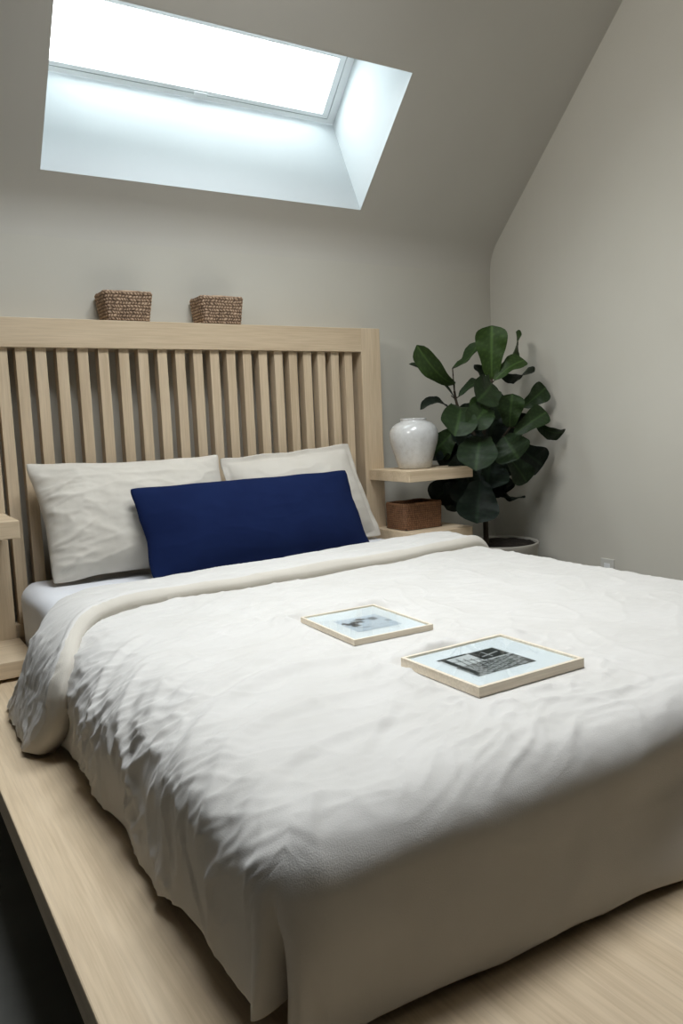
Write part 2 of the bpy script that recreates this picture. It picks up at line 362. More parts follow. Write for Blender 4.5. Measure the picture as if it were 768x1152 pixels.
def wrinkles(a, b, dl, dy):
    wl = sstep(dl, .03, .20); wf = sstep(dy, .0, .12); wt = (1 - wl) * (1 - wf)
    wa = a + .06 * fbm(a * 3, b * 3, 2, 5); wb = b + .06 * fbm(a * 3, b * 3, 2, 9)
    # top: long low creases, mostly across the bed, with fine crumple
    c, s = math.cos(.30), math.sin(.30); u, v = wa * c + wb * s, -wa * s + wb * c
    patch = sstep(fbm(a * 1.7, b * 1.7, 2, 31), -.35, .5)
    nearl = .4 + .9 * sstep(-a, .7, 1.4)
    h = wt * (.0050 * fbm(u * 2.6, v * 4.2, 2, 1) + nearl * patch * (.0050 * ridge(u * 1.6, v * 6, 2, 7) + .0040 * ridge(u * 3.2, v * 12, 3, 6) + .0022 * ridge(u * 7, v * 26, 8, 4) + .0016 * fbm(u * 9, v * 26, 3, 4)) + .0028 * ridge(wa * 5 + wb * 3, wb * 5 - wa * 4, 7, 8) + .0009 * fbm(a * 26, b * 38, 3, 6))
    # left side: folds running down the drop, leaning towards the head
    g = wb - .60 * dl; fade = 1 - .6 * sstep(dl, .29, .38)
    pt = sstep(fbm(b * 3.2, dl * 4, 2, 33), -.25, .45)
    h += wl * (1 - wf) * (.008 * fbm(g * 4.0, dl * 2.2, 2, 11) + fade * (.0055 * ridge(g * 5, dl * 2.2 + 2, 12, 6) + .007 * ridge(g * 10 + dl * 4, dl * 5, 13, 5) + pt * (.0090 * ridge(g * 17, dl * 9 - g * 5, 16, 3.5) + .0060 * ridge(g * 30 + dl * 8, dl * 16, 18, 3) + .0030 * fbm(g * 30, dl * 26, 3, 14))))
    h += (1 - wf) * np.exp(-((dl - .10) / .10) ** 2) * (.0025 * ridge(g * 7, dl * 3, 15, 6) + .0030 * ridge(g * 16, dl * 7, 17, 5) + .0022 * ridge(g * 34, dl * 14, 19, 4))
    h += crease_field(a, b) * (1 - wf)
    # foot: nearly smooth, broad swell
    h += wf * (.008 * fbm(a * 2.0 + dy * 2, dy * 2.2, 2, 21) + .0012 * fbm(a * 9, dy * 9, 3, 22) + .003 * ridge(a * 2.4 + dy * 2.5, dy * 4, 23))
    h = h * (1 - .85 * sstep(-b, 1.93, 2.06) * sstep(dl, .08, .2))
    for F in (F1, F2):
        d, lu, lv = frame_sd(a, b, F); dd = np.maximum(d, 0)
        back = sstep(lv - .25 * lu, .0, .10)                                # the cloth rises behind the frame and dips in front of it
        rim = (.004 + .015 * back) * sstep(dd, .002, .030) * np.exp(-(np.maximum(dd - .030, 0) / .045) ** 2) * (.8 + .5 * fbm(a * 7, b * 7, 2, 41)) + .006 * ridge(lu * 16 - lv * 9, lv * 14 + lu * 6, 42, 4) * np.exp(-((dd - .05) / .035) ** 2)
        h = h * sstep(d, .0, .06) + np.where(d > 0, rim, 0)
        h = np.where(d <= -.012, 0, h)
    return h
HA = np.array([XA - .40, XA - .33, XA - .26, XA - .19, XA - .13, -1.575, -1.5, -1.44, -1.3, -.86, -.42, -.14, X1 + .06, X1 + .34])
HB = np.array([-.47, -.56, -.65, -.69, -.69, -.62, -.57, -.56, -.55, -.513, -.457, -.43, -.41, -.38])          # head edge of the turned-back band
FB = np.array([-.92, -1.02, -1.07, -1.085, -1.05, -.94, -.855, -.81, -.785, -.778, -.745, -.70, -.685, -.66])       # its foot edge
def smooth_interp(x, xs, ys):
    y = np.interp(x, xs, ys); k = np.ones(9) / 9
    yp = np.concatenate([np.full(4, y[0]), y, np.full(4, y[-1])]); return np.convolve(yp, k, 'valid')
HEM = DR * np.pi / 2 + (TOP - DR - PZ) - .012; HEML = DRL * np.pi / 2 + (TOP - DRL - PZ) - .012
na, nb = 430, 380
a1 = np.linspace(XA - HEML, X1 + HEM, na); hb = smooth_interp(a1, HA, HB) - .03
A = np.repeat(a1[:, None], nb, 1); V = np.linspace(0, 1, nb)[None, :]
B = hb[:, None] * (1 - V) + (DYF - HEM) * V
sc_ = HEM / HEML; lft = np.maximum(XA - A, 0) > 0
P, dl, dy, mm = drape(A, B, flare=-.02)
N = normals(P); N *= np.sign(N[na // 2, nb // 3, 2])
P = P + N * wrinkles(A, B, dl, dy)[..., None]
# wavy hem that just kisses the platform
hem = sstep(TOP - P[..., 2], .12, TOP - PZ - .01)
P[..., 0] -= np.where(dl > 0, sstep(dl, 0, .12) * hem * .016 * perlin(B * 4.2, B * 0 + .3, 51), 0)
P[..., 1] -= np.where(dy > 0, sstep(dy, 0, .12) * hem * .03 * sstep(A, -1.6, -.9), 0) + np.where(dy > 0, sstep(dy, 0, .12) * hem * .014 * perlin(A * 3.1, A * 0 + .7, 52), 0)
P[..., 2] = np.maximum(P[..., 2] + hem * .010 * np.abs(perlin(A * 5 + B * 5, B * 3, 53)), PZ + .0125)
duvet = grid_mesh('duvet', P, M['duvet'])
tag(duvet, 'rumpled off-white linen duvet covering the bed and hanging over its sides', 'duvet')
sm = duvet.modifiers.new('thickness', 'SOLIDIFY'); sm.thickness = .010; sm.offset = -1 if N[na // 2, nb // 3, 2] > 0 else 1
def fix_up(o):      # normals of the upper surface must point up / out
    me = o.data
    c = sum(p.normal.z * p.area for p in me.polygons)
    if c < 0: me.flip_normals()
fix_up(duvet); sm.offset = -1
# the band of duvet folded back towards the foot
na, nv = 430, 120
HB2 = HEML - .004
a1 = np.linspace(XA - HB2 - .01, X1 + HEM, na)
fb, hb = smooth_interp(a1, HA, FB), smooth_interp(a1, HA, HB)
V = np.linspace(0, 1, nv); V = (1 - np.cos(np.pi * V)) / 2; V = V[None, :]
A = np.repeat(a1[:, None], nv, 1); B = fb[:, None] * (1 - V) + hb[:, None] * V + .010 * perlin(A * 5, A * 0, 61) * (1 - V) + .016 * np.exp(-(V / .012) ** 2)
P, dl, dy, mm = drape(A, B, flare=.16)
N = normals(P); N *= np.sign(N[na // 2, nv // 2, 2])
w = 1 - np.abs(2 * V - 1) ** 11
E_ = -.012 - .012 * sstep(V, .6, 1.) + (.050 + .010 * sstep(V, .6, 1.)) * np.sqrt(np.clip(w, 0, 1))
wob = .02 * perlin(A * 4, V * 2, 62)
E_ = E_ - (.0085 * np.exp(-((V - .20 + wob) / .022) ** 2) + .0065 * np.exp(-((V - .33 + wob * 1.6) / .022) ** 2)) * sstep(perlin(A * 2.3, 0 * A, 72), -.5, .3) + .004 * np.exp(-((V - .12) / .05) ** 2)
wl = sstep(dl, .03, .2); g = B - .35 * dl
hh = (1 - wl) * (.004 * fbm(A * 3, B * 12, 2, 63) + .0030 * ridge(A * 3 + B * 3, B * 20, 64, 5) + .0010 * fbm(A * 18, B * 30, 3, 67)) + wl * (.007 * fbm(g * 8, dl * 3, 2, 65) + .006 * ridge(g * 12, dl * 5, 66, 5) + .004 * ridge(g * 26, dl * 12, 70, 4) + .0022 * fbm(g * 30, dl * 22, 3, 68))
edge = sstep(V, 0, .1) * sstep(1 - V, 0, .1)
P = P + N * (E_ + hh * edge)[..., None]
hem = sstep(dl, .17, HB2)
P[..., 0] -= hem * (.012 + .012 * perlin(B * 9, B * 0 + .2, 69))
P[..., 2] = np.maximum(P[..., 2], PZ + .004)
fold = grid_mesh('turned_back_fold', P, M['duvet'], duvet); fix_up(fold)
M['duvet_reverse'] = linen('duvet_reverse', (.575, .535, .46), (.615, .575, .50))
fold.data.materials.append(M['duvet_reverse'])
for p_ in fold.data.polygons: p_.material_index = 1 if .0 < V[0, p_.vertices[0] % nv] < .085 else 0
fold['label'] = 'thick band of the duvet turned back below the pillows'

# ----------------------------------------------------------------- pillows
def pillow(name, label, group, mat, cor, T, pinch, wr, seed, flange=0., side_wr=0., drop=0.):
    BL, BR, TL, TR = [np.array(c, float) for c in cor]
    n, m_ = 110, 80
    u = np.linspace(-1, 1, n)[:, None]; v = np.linspace(-1, 1, m_)[None, :]
    U = u + 0 * v; Vv = v + 0 * u
    uu = U * (1 - pinch * (1 - np.abs(Vv) ** 2.0) * np.abs(U)); vv = Vv * (1 - pinch * 1.3 * (1 - np.abs(U) ** 2.5) * np.abs(Vv))
    s, r = (uu + 1) / 2, (vv + 1) / 2
    rc = .009 * (np.abs(U) * np.abs(Vv)) ** 14; s = s - np.sign(U) * rc; r = r - np.sign(Vv) * rc * 1.5
    s = s + .006 * perlin(Vv * 2.3, U * 0 + seed, seed) * np.abs(U) ** 3; r = r + .012 * perlin(U * 2.6, Vv * 0 + seed, seed + 2) * np.abs(Vv) ** 3
    base = (BL * (1 - s[..., None]) * (1 - r[..., None]) + BR * s[..., None] * (1 - r[..., None]) + TL * (1 - s[..., None]) * r[..., None] + TR * s[..., None] * r[..., None])
    nx = np.cross(BR - BL, TL - BL); nx /= np.linalg.norm(nx)         # towards the foot of the bed
    if nx[1] > 0: nx = -nx
    fu = np.clip(np.abs(U) / (1 - flange), 0, 1); fv = np.clip(np.abs(Vv) / (1 - flange * 1.6), 0, 1)
    th = T / 2 * np.clip(1 - fu ** 2.6, 0, 1) ** .66 * np.clip(1 - fv ** 2.6, 0, 1) ** .66
    th = th * (1 - .18 * Vv)
    inner = np.clip(th / (T * .18), 0, 1)
    wx, wy = U * np.linalg.norm(BR - BL) / 2, Vv * np.linalg.norm(TL - BL) / 2
    sm_ = sstep(-U, .25, .95)
    h = wr * (.006 * fbm(wx * 5, wy * 6, 2, seed) + .003 * ridge(wx * 6, wy * 16, seed + 1) + .0018 * fbm(wx * 16, wy * 26, 3, seed + 2)) + side_wr * sm_ * (.007 * ridge(wx * 5 + wy * 2, wy * 13 - wx * 3, seed + 3, 2.) + .003 * ridge(wx * 9, wy * 28, seed + 4))
    fl = .004 * perlin(U * 6, Vv * 5, seed + 5) * (1 - inner) * (1 if flange else .4)
    F = base + nx * (th + .002 + h * inner + fl)[..., None]; Bk = base - nx * (th * .85 + .002 - fl)[..., None]
    P = np.concatenate([F, Bk[:, ::-1]], 1); P = np.concatenate([P, P[:, :1]], 1)
    P[..., 2] = np.maximum(P[..., 2], MZ + .005)
    o = grid_mesh(name, P, mat); me = o.data
    bm = bmesh.new(); bm.from_mesh(me)
    bmesh.ops.remove_doubles(bm, verts=bm.verts[:], dist=1e-5)
    es = [e_ for e_ in bm.edges if e_.is_boundary]
    bmesh.ops.holes_fill(bm, edges=es, sides=0)
    bmesh.ops.recalc_face_normals(bm, faces=bm.faces[:]); bm.to_mesh(me); bm.free()
    return tag(o, label, 'pillow', group)
pillow('pillow', 'cream linen pillow on the left, creased, leaning on the headboard', 'cream linen pillows', M['pillow'],
       ((-1.507, -.215, .566), (-.815, -.21, .566), (-1.535, -.055, .972), (-.822, -.06, .962)), .19, .055, 1.3, 70, 0.0, 1.7)
pillow('pillow', 'cream linen pillow with flanged edge on the right side near the shelf', 'cream linen pillows', M['pillow'],
       ((-.802, -.19, .566), (-.108, -.125, .566), (-.818, -.05, .945), (-.222, -.055, .976)), .19, .03, .8, 80, .075, 0.2)
pillow('lumbar_pillow', 'long navy blue lumbar pillow in front of the cream pillows', None, M['navy'],
       ((-1.225, -.39, .566), (-.312, -.345, .566), (-1.240, -.255, .872), (-.348, -.235, .876)), .15, .03, .35, 90)

# ------------------------------------------------ framed photos on the duvet
def picture(label, F, hgt, bar_w, mat_img, prt):
    (cx, cy), hw, hh, rz = F
    t = thing('picture_frame', label, 'picture frame', (cx, cy, TOP + .0015), rz, 'framed photos lying on the duvet')
    bm = bmesh.new()                                                       # mitred moulding
    o = [(-hw, -hh), (hw, -hh), (hw, hh), (-hw, hh)]; i = [(-hw + bar_w, -hh + bar_w), (hw - bar_w, -hh + bar_w), (hw - bar_w, hh - bar_w), (-hw + bar_w, hh - bar_w)]
    for k in range(4):
        j = (k + 1) % 4
        vs = [bm.verts.new((*p, z)) for z in (0, hgt) for p in (o[k], o[j], i[j], i[k])]
        for f in ((3, 2, 1, 0), (4, 5, 6, 7), (0, 1, 5, 4), (1, 2, 6, 5), (2, 3, 7, 6), (3, 0, 4, 7)): bm.faces.new([vs[q_] for q_ in f])
    from_bm('frame_moulding', bm, M['frame_wood'], t)
    e = bar_w - .0005
    box('backing_board', (-hw + e, hw - e, -hh + e, hh - e, .001, .004), M['backing'], t, 0)
    mb_ = box('mat_board', (-hw + e, hw - e, -hh + e, hh - e, .0045, hgt - .0045), M['mat_board'], t, 0)
    u0, u1, v0, v1 = prt
    n, m_ = 120, 100
    u = np.linspace(0, 1, n)[:, None] + np.zeros((1, m_)); v = np.linspace(0, 1, m_)[None, :] + np.zeros((n, 1))
    P = np.stack([u0 + (u1 - u0) * u, v0 + (v1 - v0) * v, np.full_like(u, hgt - .0041)], -1)
    o_ = grid_mesh('photo_print', P, M['print'], mb_, smooth=False, attr=mat_img(u, v)); fix_up(o_)
    g = box('glass_pane', (-hw + e, hw - e, -hh + e, hh - e, hgt - .0034, hgt - .0022), M['frame_glass'], t, 0)
    return t
def blob(u, v, cx, cy, rx, ry, soft=.35, n=0.):
    d = np.hypot((u - cx) / rx, (v - cy) / ry) + n; return 1 - sstep(d, 1 - soft, 1 + soft)
def img_pale(u, v):                                                        # pale blue-grey seascape with scattered dark blots
    base = np.stack([.50 + .1 * v, .55 + .1 * v, .62 + .1 * v], -1)
    n = .5 * fbm(u * 9, v * 9, 3, 101)
    d = np.zeros_like(u)
    for c in ((.20, .52, .10, .16), (.36, .66, .13, .09), (.50, .80, .12, .07), (.10, .66, .07, .10)): d = np.maximum(d, blob(u, v, *c, n=n))
    d2 = np.maximum(blob(u, v, .76, .72, .10, .12, n=.3 * n), np.maximum(.6 * blob(u, v, .95, .42, .07, .09), .55 * blob(u, v, .30, .24, .12, .05, n=.4 * n)))
    base = base * (1 - .10 * sstep(fbm(u * 4, v * 4, 3, 102), 0, .6))[..., None]
    k = np.clip(.96 * d, 0, 1)[..., None]; base = base * (1 - k) + np.array([.02, .025, .035]) * k
    k = np.clip(.8 * d2, 0, 1)[..., None]; return base * (1 - k) + np.array([.10, .115, .14]) * k
def img_mono(u, v):                                                        # black and white: pier timbers below a bright sky, dark shed
    n = fbm(u * 8, v * 8, 3, 111)
    g = .38 + .25 * v + .08 * n
    g = np.where((v < .52), .10 + .20 * ridge(u * 9 - v * 7, v * 5, 112) + .05 * n, g)
    lines = np.abs(((u * 1.2 + v * .7) * 9) % 1 - .5); g = np.where((v < .50) & (lines < .10), .42, g)
    lines = np.abs(((u * -.4 + v * 1.2) * 8) % 1 - .5); g = np.where((v < .5) & (u > .25) & (lines < .09), .015, g)
    g = np.where((u > .52) & (v > .56) & (u < .97) & (v < .97), .018 + .02 * np.abs(n), g)
    g = np.where((u > .58) & (u < .92) & (np.abs(v - .70 - .25 * (u - .6)) < .018), .35, g)
    g = np.where((u > .70) & (u < .73) & (v > .62) & (v < .9), .30, g)
    g = np.where((u > .04) & (u < .12) & (v > .1), .03, g); g = np.where((v > .93) & (u < .5), .03, g)
    for k in range(5): g = np.where((np.abs(u - .2 - .09 * k - .12 * (v - .5)) < .008) & (v > .35) & (v < .86 - .06 * k), .03, g)
    g = np.where((np.abs(v - .70 + .3 * (u - .3)) < .010) & (u > .12) & (u < .55), .03, g)
    g = np.where((u > .9) & (v < .2), .04, g)
    return np.repeat(np.clip(g, .01, .85)[..., None], 3, -1)
picture('small pale wood frame with a bluish abstract print, nearer the pillows', F1, .013, .0050, img_pale, (-.058, .062, -.068, .052))
picture('larger pale wood frame with a black and white photo, nearer the foot', F2, .018, .0070, img_mono, (-.086, .062, -.060, .062))

# ------------------------------------------------------------ woven baskets
def basket(label, cx, cy, z, hw, hd, hgt, taper, mat, rows, per, lean, group, amp=.0042, rz=0.):
    t = thing('woven_basket', label, 'basket', (cx, cy, z), rz, group)
    def wall(sc_in, z0, z1, nz, inward):
        corners = 5.0
        th = np.linspace(0, 2 * np.pi, 2400, endpoint=False)
        c, s = np.cos(th), np.sin(th)
        sx = np.sign(c) * np.abs(c) ** (2 / corners * .55); sy = np.sign(s) * np.abs(s) ** (2 / corners * .55)
        zz = np.linspace(z0, z1, nz)
        l0 = np.concatenate([[0], np.cumsum(np.hypot(np.diff(sx * hw, append=sx[0] * hw), np.diff(sy * hd, append=sy[0] * hd)))])
        tu = np.interp(np.linspace(0, l0[-1], 480, endpoint=False), l0, np.append(th, 2 * np.pi)); c, s = np.cos(tu), np.sin(tu)
        sx = np.interp(tu, np.append(th, 2 * np.pi), np.append(sx, sx[0])); sy = np.interp(tu, np.append(th, 2 * np.pi), np.append(sy, sy[0]))
        T_, Z_ = np.meshgrid(tu, zz, indexing='ij')
        k = taper + (1 - taper) * (Z_ / hgt) ** .9
        X = sx[:, None] * (hw * k - sc_in); Y = sy[:, None] * (hd * k - sc_in)
        L = np.arange(480) / 480.
        row = Z_ / hgt * rows + .22 * perlin(L[:, None] * 19 + 0 * Z_, Z_ * 20, 127); ri = np.floor(row)
        ph = L[:, None] * per + np.where(ri % 2 == 0, 1, -1) * lean * (row - ri) + .6 * perlin(L[:, None] * 23 + 0 * Z_, ri * 3.1, 121)
        st = np.abs(np.sin(np.pi * ph)) ** .7; rr = np.sin(np.pi * (row - ri)) ** .6
        d = st * rr
        nrm = np.stack([X, Y], -1) / (np.array([hw, hd]) ** 2); nrm /= np.linalg.norm(nrm, axis=-1, keepdims=True) + 1e-9
        sgn = -1 if inward else 1
        X = X + sgn * nrm[..., 0] * amp * d; Y = Y + sgn * nrm[..., 1] * amp * d
        Z2 = Z_ + .0022 * perlin(L[:, None] * 14 + 0 * Z_, 0 * Z_, 123) * (Z_ / hgt)
        tone = .08 + .62 * d + .16 * perlin(np.floor(ph) * 1.7 + ri * 5.3, ri * 2.2, 124)
        return np.stack([X, Y, Z2], -1), np.repeat(tone[..., None], 3, -1)
    Po, To = wall(0, 0.002, hgt, 12 * rows // 2 + 24, False); Pi, Ti = wall(.008, .006, hgt, 40, True)
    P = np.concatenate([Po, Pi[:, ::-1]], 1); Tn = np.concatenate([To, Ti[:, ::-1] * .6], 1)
    body = grid_mesh('basket_wall', P, mat, t, close_u=True, attr=np.clip(Tn, 0, 1))
    bm = bmesh.new(); add_box(bm, -hw * taper * .97, hw * taper * .97, -hd * taper * .97, hd * taper * .97, .0005, .006, .002)
    from_bm('basket_base', bm, mat, t)
    # braided rim
    th = np.linspace(0, 2 * np.pi, 220, endpoint=False); c, s = np.cos(th), np.sin(th)
    sx = np.sign(c) * np.abs(c) ** .22; sy = np.sign(s) * np.abs(s) ** .22
    L = np.cumsum(np.hypot(np.gradient(sx * hw), np.gradient(sy * hd))); L /= L[-1]
    ph = np.linspace(0, 2 * np.pi, 11)
    r = .0042 + .0014 * np.abs(np.sin(np.pi * (L[:, None] * per * .8 + ph[None, :] / (2 * np.pi) * 1.0)))
    cx_, cy_ = sx * (hw - .004), sy * (hd - .004)
    dirx = sx / np.hypot(sx, sy); diry = sy / np.hypot(sx, sy)
    P = np.stack([cx_[:, None] + dirx[:, None] * r * np.cos(ph), cy_[:, None] + diry[:, None] * r * np.cos(ph), hgt + .0022 * perlin(L * 14, 0 * L, 123)[:, None] + r * np.sin(ph)], -1)
    tn = .2 + .5 * (r - .0042) / .0014
    grid_mesh('basket_rim', P, mat, t, close_u=True, attr=np.repeat(tn[..., None], 3, -1))
    return t
basket('brown woven seagrass basket on the headboard rail, the left one', -1.112, .070, RZ1 + .001, .093, .066, .104, .84, M['seagrass'], 9, 46, .5, 'seagrass baskets on the headboard')
basket('brown woven seagrass basket on the headboard rail, nearer the plant', -.738, .070, RZ1 + .001, .091, .066, .103, .87, M['seagrass'], 9, 44, .5, 'seagrass baskets on the headboard')
basket('dark reddish brown woven basket on the lower shelf, under the white vase shelf', .068, -.125, .586, .106, .078, .112, .97, M['rattan'], 12, 70, .1, None, .0016)

# ---------------------------------------------------------------- vase
bm = bmesh.new()
lathe(bm, [(0, 0), (.066, 0), (.071, .004), (.080, .035), (.092, .075), (.1035, .115), (.107, .142), (.104, .165), (.094, .184), (.078, .197), (.062, .203), (.057, .206), (.0565, .212), (.058, .216), (.0565, .2185), (.052, .217), (.050, .208), (.060, .197), (.090, .175), (.098, .14), (.08, .06), (.06, .01), (0, .008)], 64)
tag(from_bm('ceramic_vase', bm, M['vase'], None, True, (.062, -.150, .8505)), 'round white glazed ceramic vase on the upper right bedside shelf', 'vase')

# ------------------------------------------------------------ potted fig
pot = (.4534, -.26)
plant = thing('potted_fig', 'dark green fiddle-leaf fig in a pale pot in the corner right of the bed', 'plant', (pot[0], pot[1], 0))
bm = bmesh.new()
lathe(bm, [(0, 0), (.118, 0), (.124, .006), (.150, .25), (.172, .470), (.176, .486), (.174, .491), (.168, .490), (.1655, .484), (.158, .40), (0, .39)], 56)
o = from_bm('planter', bm, M['pot'], plant, True); o.data.polygons.foreach_set('use_smooth', [True] * len(o.data.polygons))
bm = bmesh.new(); lathe(bm, [(0, .490), (.05, .491), (.10, .487), (.15, .484), (.1635, .480), (.1620, .46), (0, .46)], 40)
for v in bm.verts: v.co.z += .006 * float(perlin(v.co.x * 30, v.co.y * 30, 131)) if v.co.z > .465 else 0
from_bm('soil', bm, M['soil'], o, True)
rel = lambda p: Vector((p[0] - pot[0], p[1] - pot[1], p[2]))
TRUNK= [(0.371, -0.26, 0.5), (0.369, -0.26, 0.598), (0.372, -0.25, 0.759), (0.38, -0.24, 0.919), (0.409, -0.23, 1.058), (0.439, -0.23, 1.177), (0.442, -0.24, 1.228)]
BRL= [(0.38, -0.24, 0.919), (0.322, -0.22, 1.021), (0.275, -0.2, 1.11), (0.256, -0.2, 1.181)]
BRR= [(0.382, -0.24, 0.879), (0.454, -0.26, 0.943), (0.488, -0.3, 1.006)]

def spline(ps, n=5):
    out = []
    for k in range(len(ps) - 1):
        p0, p1, p2, p3 = ps[max(k - 1, 0)], ps[k], ps[k + 1], ps[min(k + 2, len(ps) - 1)]
        for i in range(n):
            s = i / n; out.append(.5 * ((2 * p1) + (p2 - p0) * s + (2 * p0 - 5 * p1 + 4 * p2 - p3) * s * s + (3 * p1 - p0 - 3 * p2 + p3) * s ** 3))
    return out + [ps[-1]]
bm = bmesh.new(); wood_pts = []
for br, r0, r1 in ((TRUNK, .013, .006), (BRL, .009, .005), (BRR, .009, .005)):
    ps = spline([rel(p) for p in br]); 
    if br is TRUNK: ps = [ps[0] - Vector((0, 0, .04))] + ps
    wood_pts += ps; tube(bm, ps, [r0 + (r1 - r0) * k / (len(ps) - 1) for k in range(len(ps))], 9)
trunk_bm = bm
CAM = Vector((-2.0231 - pot[0], -2.9014 - pot[1], 1.065))
def leaf_grid(base, tip, W, phi, bend, tone, seed):
    """one fiddle-shaped blade: narrow waist near the stalk, broad rounded end"""
    ax = tip - base; Ln = ax.length; t_ = ax.normalized()
    view = (CAM - (base + tip) / 2).normalized()
    nrm = (view - t_ * view.dot(t_)).normalized()
    nrm = Matrix.Rotation(math.radians(phi), 3, t_) @ nrm
    sd = t_.cross(nrm).normalized()
    ns, nw = 26, 15
    s = np.linspace(0, 1, ns); k = np.linspace(-1, 1, nw)
    prof = np.interp(s, [0, .03, .10, .22, .33, .45, .58, .70, .80, .88, .94, .98, 1], [.06, .22, .44, .56, .62, .73, .88, .98, 1.0, .92, .76, .50, .05])
    prof = np.convolve(np.concatenate([[prof[0]], prof, [prof[-1]]]), [.2, .6, .2], 'valid'); prof[-1] = .04
    P = np.zeros((ns, nw, 3)); C_ = np.zeros((ns, nw, 3))
    veins = np.abs(((s[:, None] * 9 - np.abs(k)[None, :] * 1.1) % 1) - .5)
    for i in range(ns):
        mid = np.array(base + ax * s[i]) + np.array(nrm) * Ln * bend * (4 * s[i] * (1 - s[i]) * .55 - .35 * s[i] ** 2 * .6)
        wav = .05 * math.sin(s[i] * 11 + seed) * np.abs(k) ** 2 * np.sign(k + 1e-6) + .035 * np.sin(s[i] * 17 + seed * 2.1 + k * 1.5) * np.abs(k)
        lift = W * (.16 * np.abs(k) ** 1.6 + wav - .012 * (veins[i] < .14))
        P[i] = mid + np.outer(k * W / 2 * prof[i], np.array(sd)) + np.outer(lift * prof[i], np.array(nrm))
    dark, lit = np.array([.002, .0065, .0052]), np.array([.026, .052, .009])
    col = dark * (1 - tone) + lit * tone  # low tone bakes the shade of inner and lower leaves into the colour
    C_[:] = col
    vein = (np.abs(k)[None, :] < .06) + .35 * (veins < .10)
    C_ += np.clip(vein, 0, 1)[..., None] * (col * .9 + np.array([.012, .02, .006]) * (.3 + tone))
    return P, C_
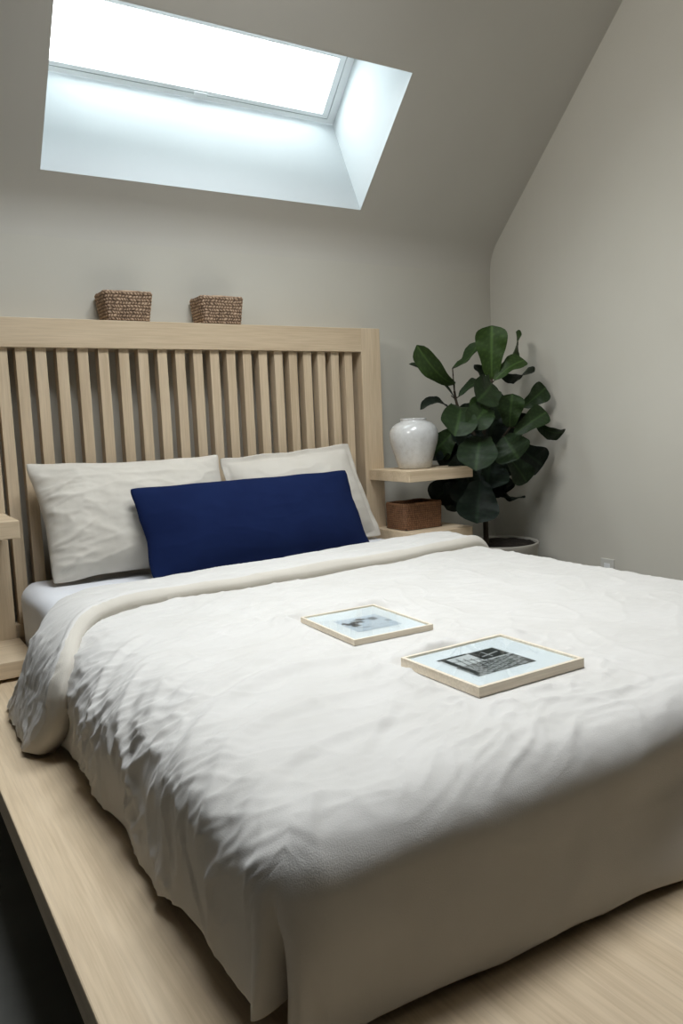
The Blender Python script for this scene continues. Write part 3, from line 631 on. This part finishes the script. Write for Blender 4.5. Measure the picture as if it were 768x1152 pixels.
LEAVES=[
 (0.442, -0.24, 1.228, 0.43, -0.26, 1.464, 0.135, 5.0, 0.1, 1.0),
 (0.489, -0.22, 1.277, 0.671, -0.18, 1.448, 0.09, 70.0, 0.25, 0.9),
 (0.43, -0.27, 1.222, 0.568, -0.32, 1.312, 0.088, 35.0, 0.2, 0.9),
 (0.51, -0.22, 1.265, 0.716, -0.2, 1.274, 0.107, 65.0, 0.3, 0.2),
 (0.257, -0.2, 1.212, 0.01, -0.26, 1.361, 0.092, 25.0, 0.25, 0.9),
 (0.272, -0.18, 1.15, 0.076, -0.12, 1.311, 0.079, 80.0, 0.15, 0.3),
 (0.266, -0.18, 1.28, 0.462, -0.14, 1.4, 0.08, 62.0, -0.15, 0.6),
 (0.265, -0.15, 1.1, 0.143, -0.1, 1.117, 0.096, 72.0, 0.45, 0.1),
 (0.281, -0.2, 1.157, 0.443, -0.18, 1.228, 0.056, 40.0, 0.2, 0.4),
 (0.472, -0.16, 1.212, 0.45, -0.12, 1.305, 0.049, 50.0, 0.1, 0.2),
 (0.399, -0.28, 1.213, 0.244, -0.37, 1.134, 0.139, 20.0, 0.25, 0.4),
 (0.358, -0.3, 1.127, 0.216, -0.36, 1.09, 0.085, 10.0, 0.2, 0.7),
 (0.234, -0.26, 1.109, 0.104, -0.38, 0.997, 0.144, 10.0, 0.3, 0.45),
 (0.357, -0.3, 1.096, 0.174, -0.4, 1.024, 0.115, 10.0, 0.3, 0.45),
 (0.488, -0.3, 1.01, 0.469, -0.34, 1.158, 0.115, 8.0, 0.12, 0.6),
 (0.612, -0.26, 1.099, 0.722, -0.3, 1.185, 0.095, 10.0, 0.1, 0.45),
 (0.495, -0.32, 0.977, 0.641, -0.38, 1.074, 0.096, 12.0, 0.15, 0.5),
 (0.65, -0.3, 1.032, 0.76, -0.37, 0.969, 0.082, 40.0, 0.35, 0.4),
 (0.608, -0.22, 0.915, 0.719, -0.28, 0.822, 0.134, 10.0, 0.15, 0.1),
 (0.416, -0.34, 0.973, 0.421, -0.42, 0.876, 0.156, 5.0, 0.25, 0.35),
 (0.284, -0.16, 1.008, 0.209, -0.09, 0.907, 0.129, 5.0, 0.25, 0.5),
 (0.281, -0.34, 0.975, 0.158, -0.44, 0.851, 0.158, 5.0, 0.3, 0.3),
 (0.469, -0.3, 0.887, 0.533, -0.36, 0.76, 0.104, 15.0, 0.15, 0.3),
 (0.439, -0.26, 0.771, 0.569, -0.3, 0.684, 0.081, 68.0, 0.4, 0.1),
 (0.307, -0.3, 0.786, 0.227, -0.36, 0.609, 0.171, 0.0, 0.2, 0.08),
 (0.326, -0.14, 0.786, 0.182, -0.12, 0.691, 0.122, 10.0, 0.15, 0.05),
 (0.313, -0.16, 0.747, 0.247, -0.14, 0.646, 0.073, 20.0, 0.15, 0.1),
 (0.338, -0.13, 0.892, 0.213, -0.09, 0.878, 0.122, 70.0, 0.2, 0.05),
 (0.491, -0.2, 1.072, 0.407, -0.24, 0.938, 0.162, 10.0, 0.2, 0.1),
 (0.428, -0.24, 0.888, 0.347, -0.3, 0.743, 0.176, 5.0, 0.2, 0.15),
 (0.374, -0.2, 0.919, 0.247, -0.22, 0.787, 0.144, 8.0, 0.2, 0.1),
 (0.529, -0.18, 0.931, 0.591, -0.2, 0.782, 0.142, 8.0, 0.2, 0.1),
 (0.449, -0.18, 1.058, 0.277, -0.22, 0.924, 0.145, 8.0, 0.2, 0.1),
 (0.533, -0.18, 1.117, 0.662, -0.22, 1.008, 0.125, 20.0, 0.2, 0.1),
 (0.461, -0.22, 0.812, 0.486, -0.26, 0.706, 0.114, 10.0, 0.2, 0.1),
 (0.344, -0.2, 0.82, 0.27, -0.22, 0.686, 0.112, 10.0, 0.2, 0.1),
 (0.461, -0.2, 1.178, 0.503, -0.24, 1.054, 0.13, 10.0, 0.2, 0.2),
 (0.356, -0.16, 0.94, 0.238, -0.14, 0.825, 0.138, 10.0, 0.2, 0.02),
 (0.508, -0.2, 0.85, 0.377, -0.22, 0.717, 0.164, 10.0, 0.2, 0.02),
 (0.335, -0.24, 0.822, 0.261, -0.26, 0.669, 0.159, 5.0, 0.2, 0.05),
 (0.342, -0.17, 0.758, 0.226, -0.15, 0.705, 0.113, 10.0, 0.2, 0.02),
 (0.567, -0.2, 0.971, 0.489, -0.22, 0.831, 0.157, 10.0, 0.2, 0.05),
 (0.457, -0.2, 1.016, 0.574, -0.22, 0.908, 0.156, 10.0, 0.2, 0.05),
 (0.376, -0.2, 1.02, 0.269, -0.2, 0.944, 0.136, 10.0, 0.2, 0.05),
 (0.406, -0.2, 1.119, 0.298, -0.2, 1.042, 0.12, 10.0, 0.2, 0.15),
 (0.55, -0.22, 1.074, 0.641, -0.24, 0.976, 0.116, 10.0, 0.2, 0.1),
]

Vs, Fs, Cs = [], [], []; stalks = trunk_bm
for i, (bx, by, bz, tx, ty, tz, W, phi, bend, tone) in enumerate(LEAVES):
    base, tip = rel((bx, by, bz)), rel((tx, ty, tz))
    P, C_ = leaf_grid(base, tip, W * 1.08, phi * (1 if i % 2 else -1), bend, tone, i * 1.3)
    n0 = len(Vs); ns, nw = P.shape[:2]
    Vs += P.reshape(-1, 3).tolist(); Cs += C_.reshape(-1, 3).tolist()
    for r in range(ns - 1):
        for c in range(nw - 1):
            Fs.append((n0 + r * nw + c, n0 + r * nw + c + 1, n0 + (r + 1) * nw + c + 1, n0 + (r + 1) * nw + c))
    near = min(wood_pts, key=lambda p: (p - base).length + .8 * max(0, p.z - base.z))
    d0 = (tip - base).normalized(); midp = (near + base) / 2 + Vector((0, 0, -.006))
    tube(stalks, [near, midp, base, base + d0 * .02], [.0035, .003, .0028, .002], 6)
me = bpy.data.meshes.new('foliage'); me.from_pydata(Vs, [], Fs)
at_ = me.color_attributes.new('tone', 'FLOAT_COLOR', 'POINT'); AA = np.ones((len(Vs), 4), np.float32); AA[:, :3] = Cs; at_.data.foreach_set('color', AA.ravel())
finish('foliage', me, M['leaf'], plant, True)
from_bm('trunk', stalks, M['bark'], plant, True)

# ------------------------------------------------------- light and camera
w = bpy.data.worlds.new('overcast_sky'); sc.world = w; w.use_nodes = True; nt = w.node_tree
bg = nt.nodes['Background']; bg.inputs[0].default_value = (.90, .965, 1.0, 1); bg.inputs[1].default_value = 12.0
def area(name, loc, target, size, power, color, portal=False):
    l = bpy.data.lights.new(name, 'AREA'); l.shape = 'RECTANGLE'; l.size, l.size_y = size; l.energy = power; l.color = color
    o = bpy.data.objects.new(name, l); o.location = loc
    o.rotation_euler = (Vector(target) - Vector(loc)).to_track_quat('-Z', 'Y').to_euler(); link(o)
    if portal: l.cycles.is_portal = True
    return o
pc = Vector(slope((OX0 + OX1) / 2, (GT0 + GT1) / 2, GD + .1)); pn = Vector((0, -NS, -NC))
area('skylight_portal', pc, pc + pn, (1.33, .33), 1, (1, 1, 1), True)
sa = area('overhead_fill', (-1.05, -1.50, 3.06), (-1.25, -1.12, 0), (1.4, .4), 32, (.91, .955, 1.0)); sa.data.spread = math.radians(118)  # added fill above the bed, out of view; no window is there
sl = area('left_fill', (-3.0, -1.75, 2.7), (.79, -1.75, 1.7), (.6, .6), 11.5, (1.0, .985, .96)); sl.data.spread = math.radians(86)  # added fill that brightens the right wall and duvet side, not a window

FPX, YAW, PIT, ROL = 878.03, .552546, -.11444, -.041917
f = Vector((math.sin(YAW) * math.cos(PIT), math.cos(YAW) * math.cos(PIT), math.sin(PIT)))
r = Vector((math.cos(YAW), -math.sin(YAW), 0)); u = r.cross(f)
r2 = math.cos(ROL) * r + math.sin(ROL) * u; u2 = -math.sin(ROL) * r + math.cos(ROL) * u
cd = bpy.data.cameras.new('camera'); cam = bpy.data.objects.new('camera', cd); link(cam)
cam.matrix_world = Matrix(((r2.x, u2.x, -f.x, -2.02313), (r2.y, u2.y, -f.y, -2.90145), (r2.z, u2.z, -f.z, 1.06493), (0, 0, 0, 1)))
cd.sensor_fit = 'VERTICAL'; cd.sensor_height = 36; cd.sensor_width = 24; cd.lens = FPX / 1152 * 36; cd.clip_start = .02
sc.camera = cam
sc.view_settings.view_transform = 'Standard'; sc.view_settings.look = 'None'; sc.view_settings.exposure = 0.12
sc.cycles.max_bounces = 10; sc.cycles.diffuse_bounces = 3; sc.cycles.use_denoising = True
try: sc.cycles.denoiser = 'OPENIMAGEDENOISE'
except Exception: pass
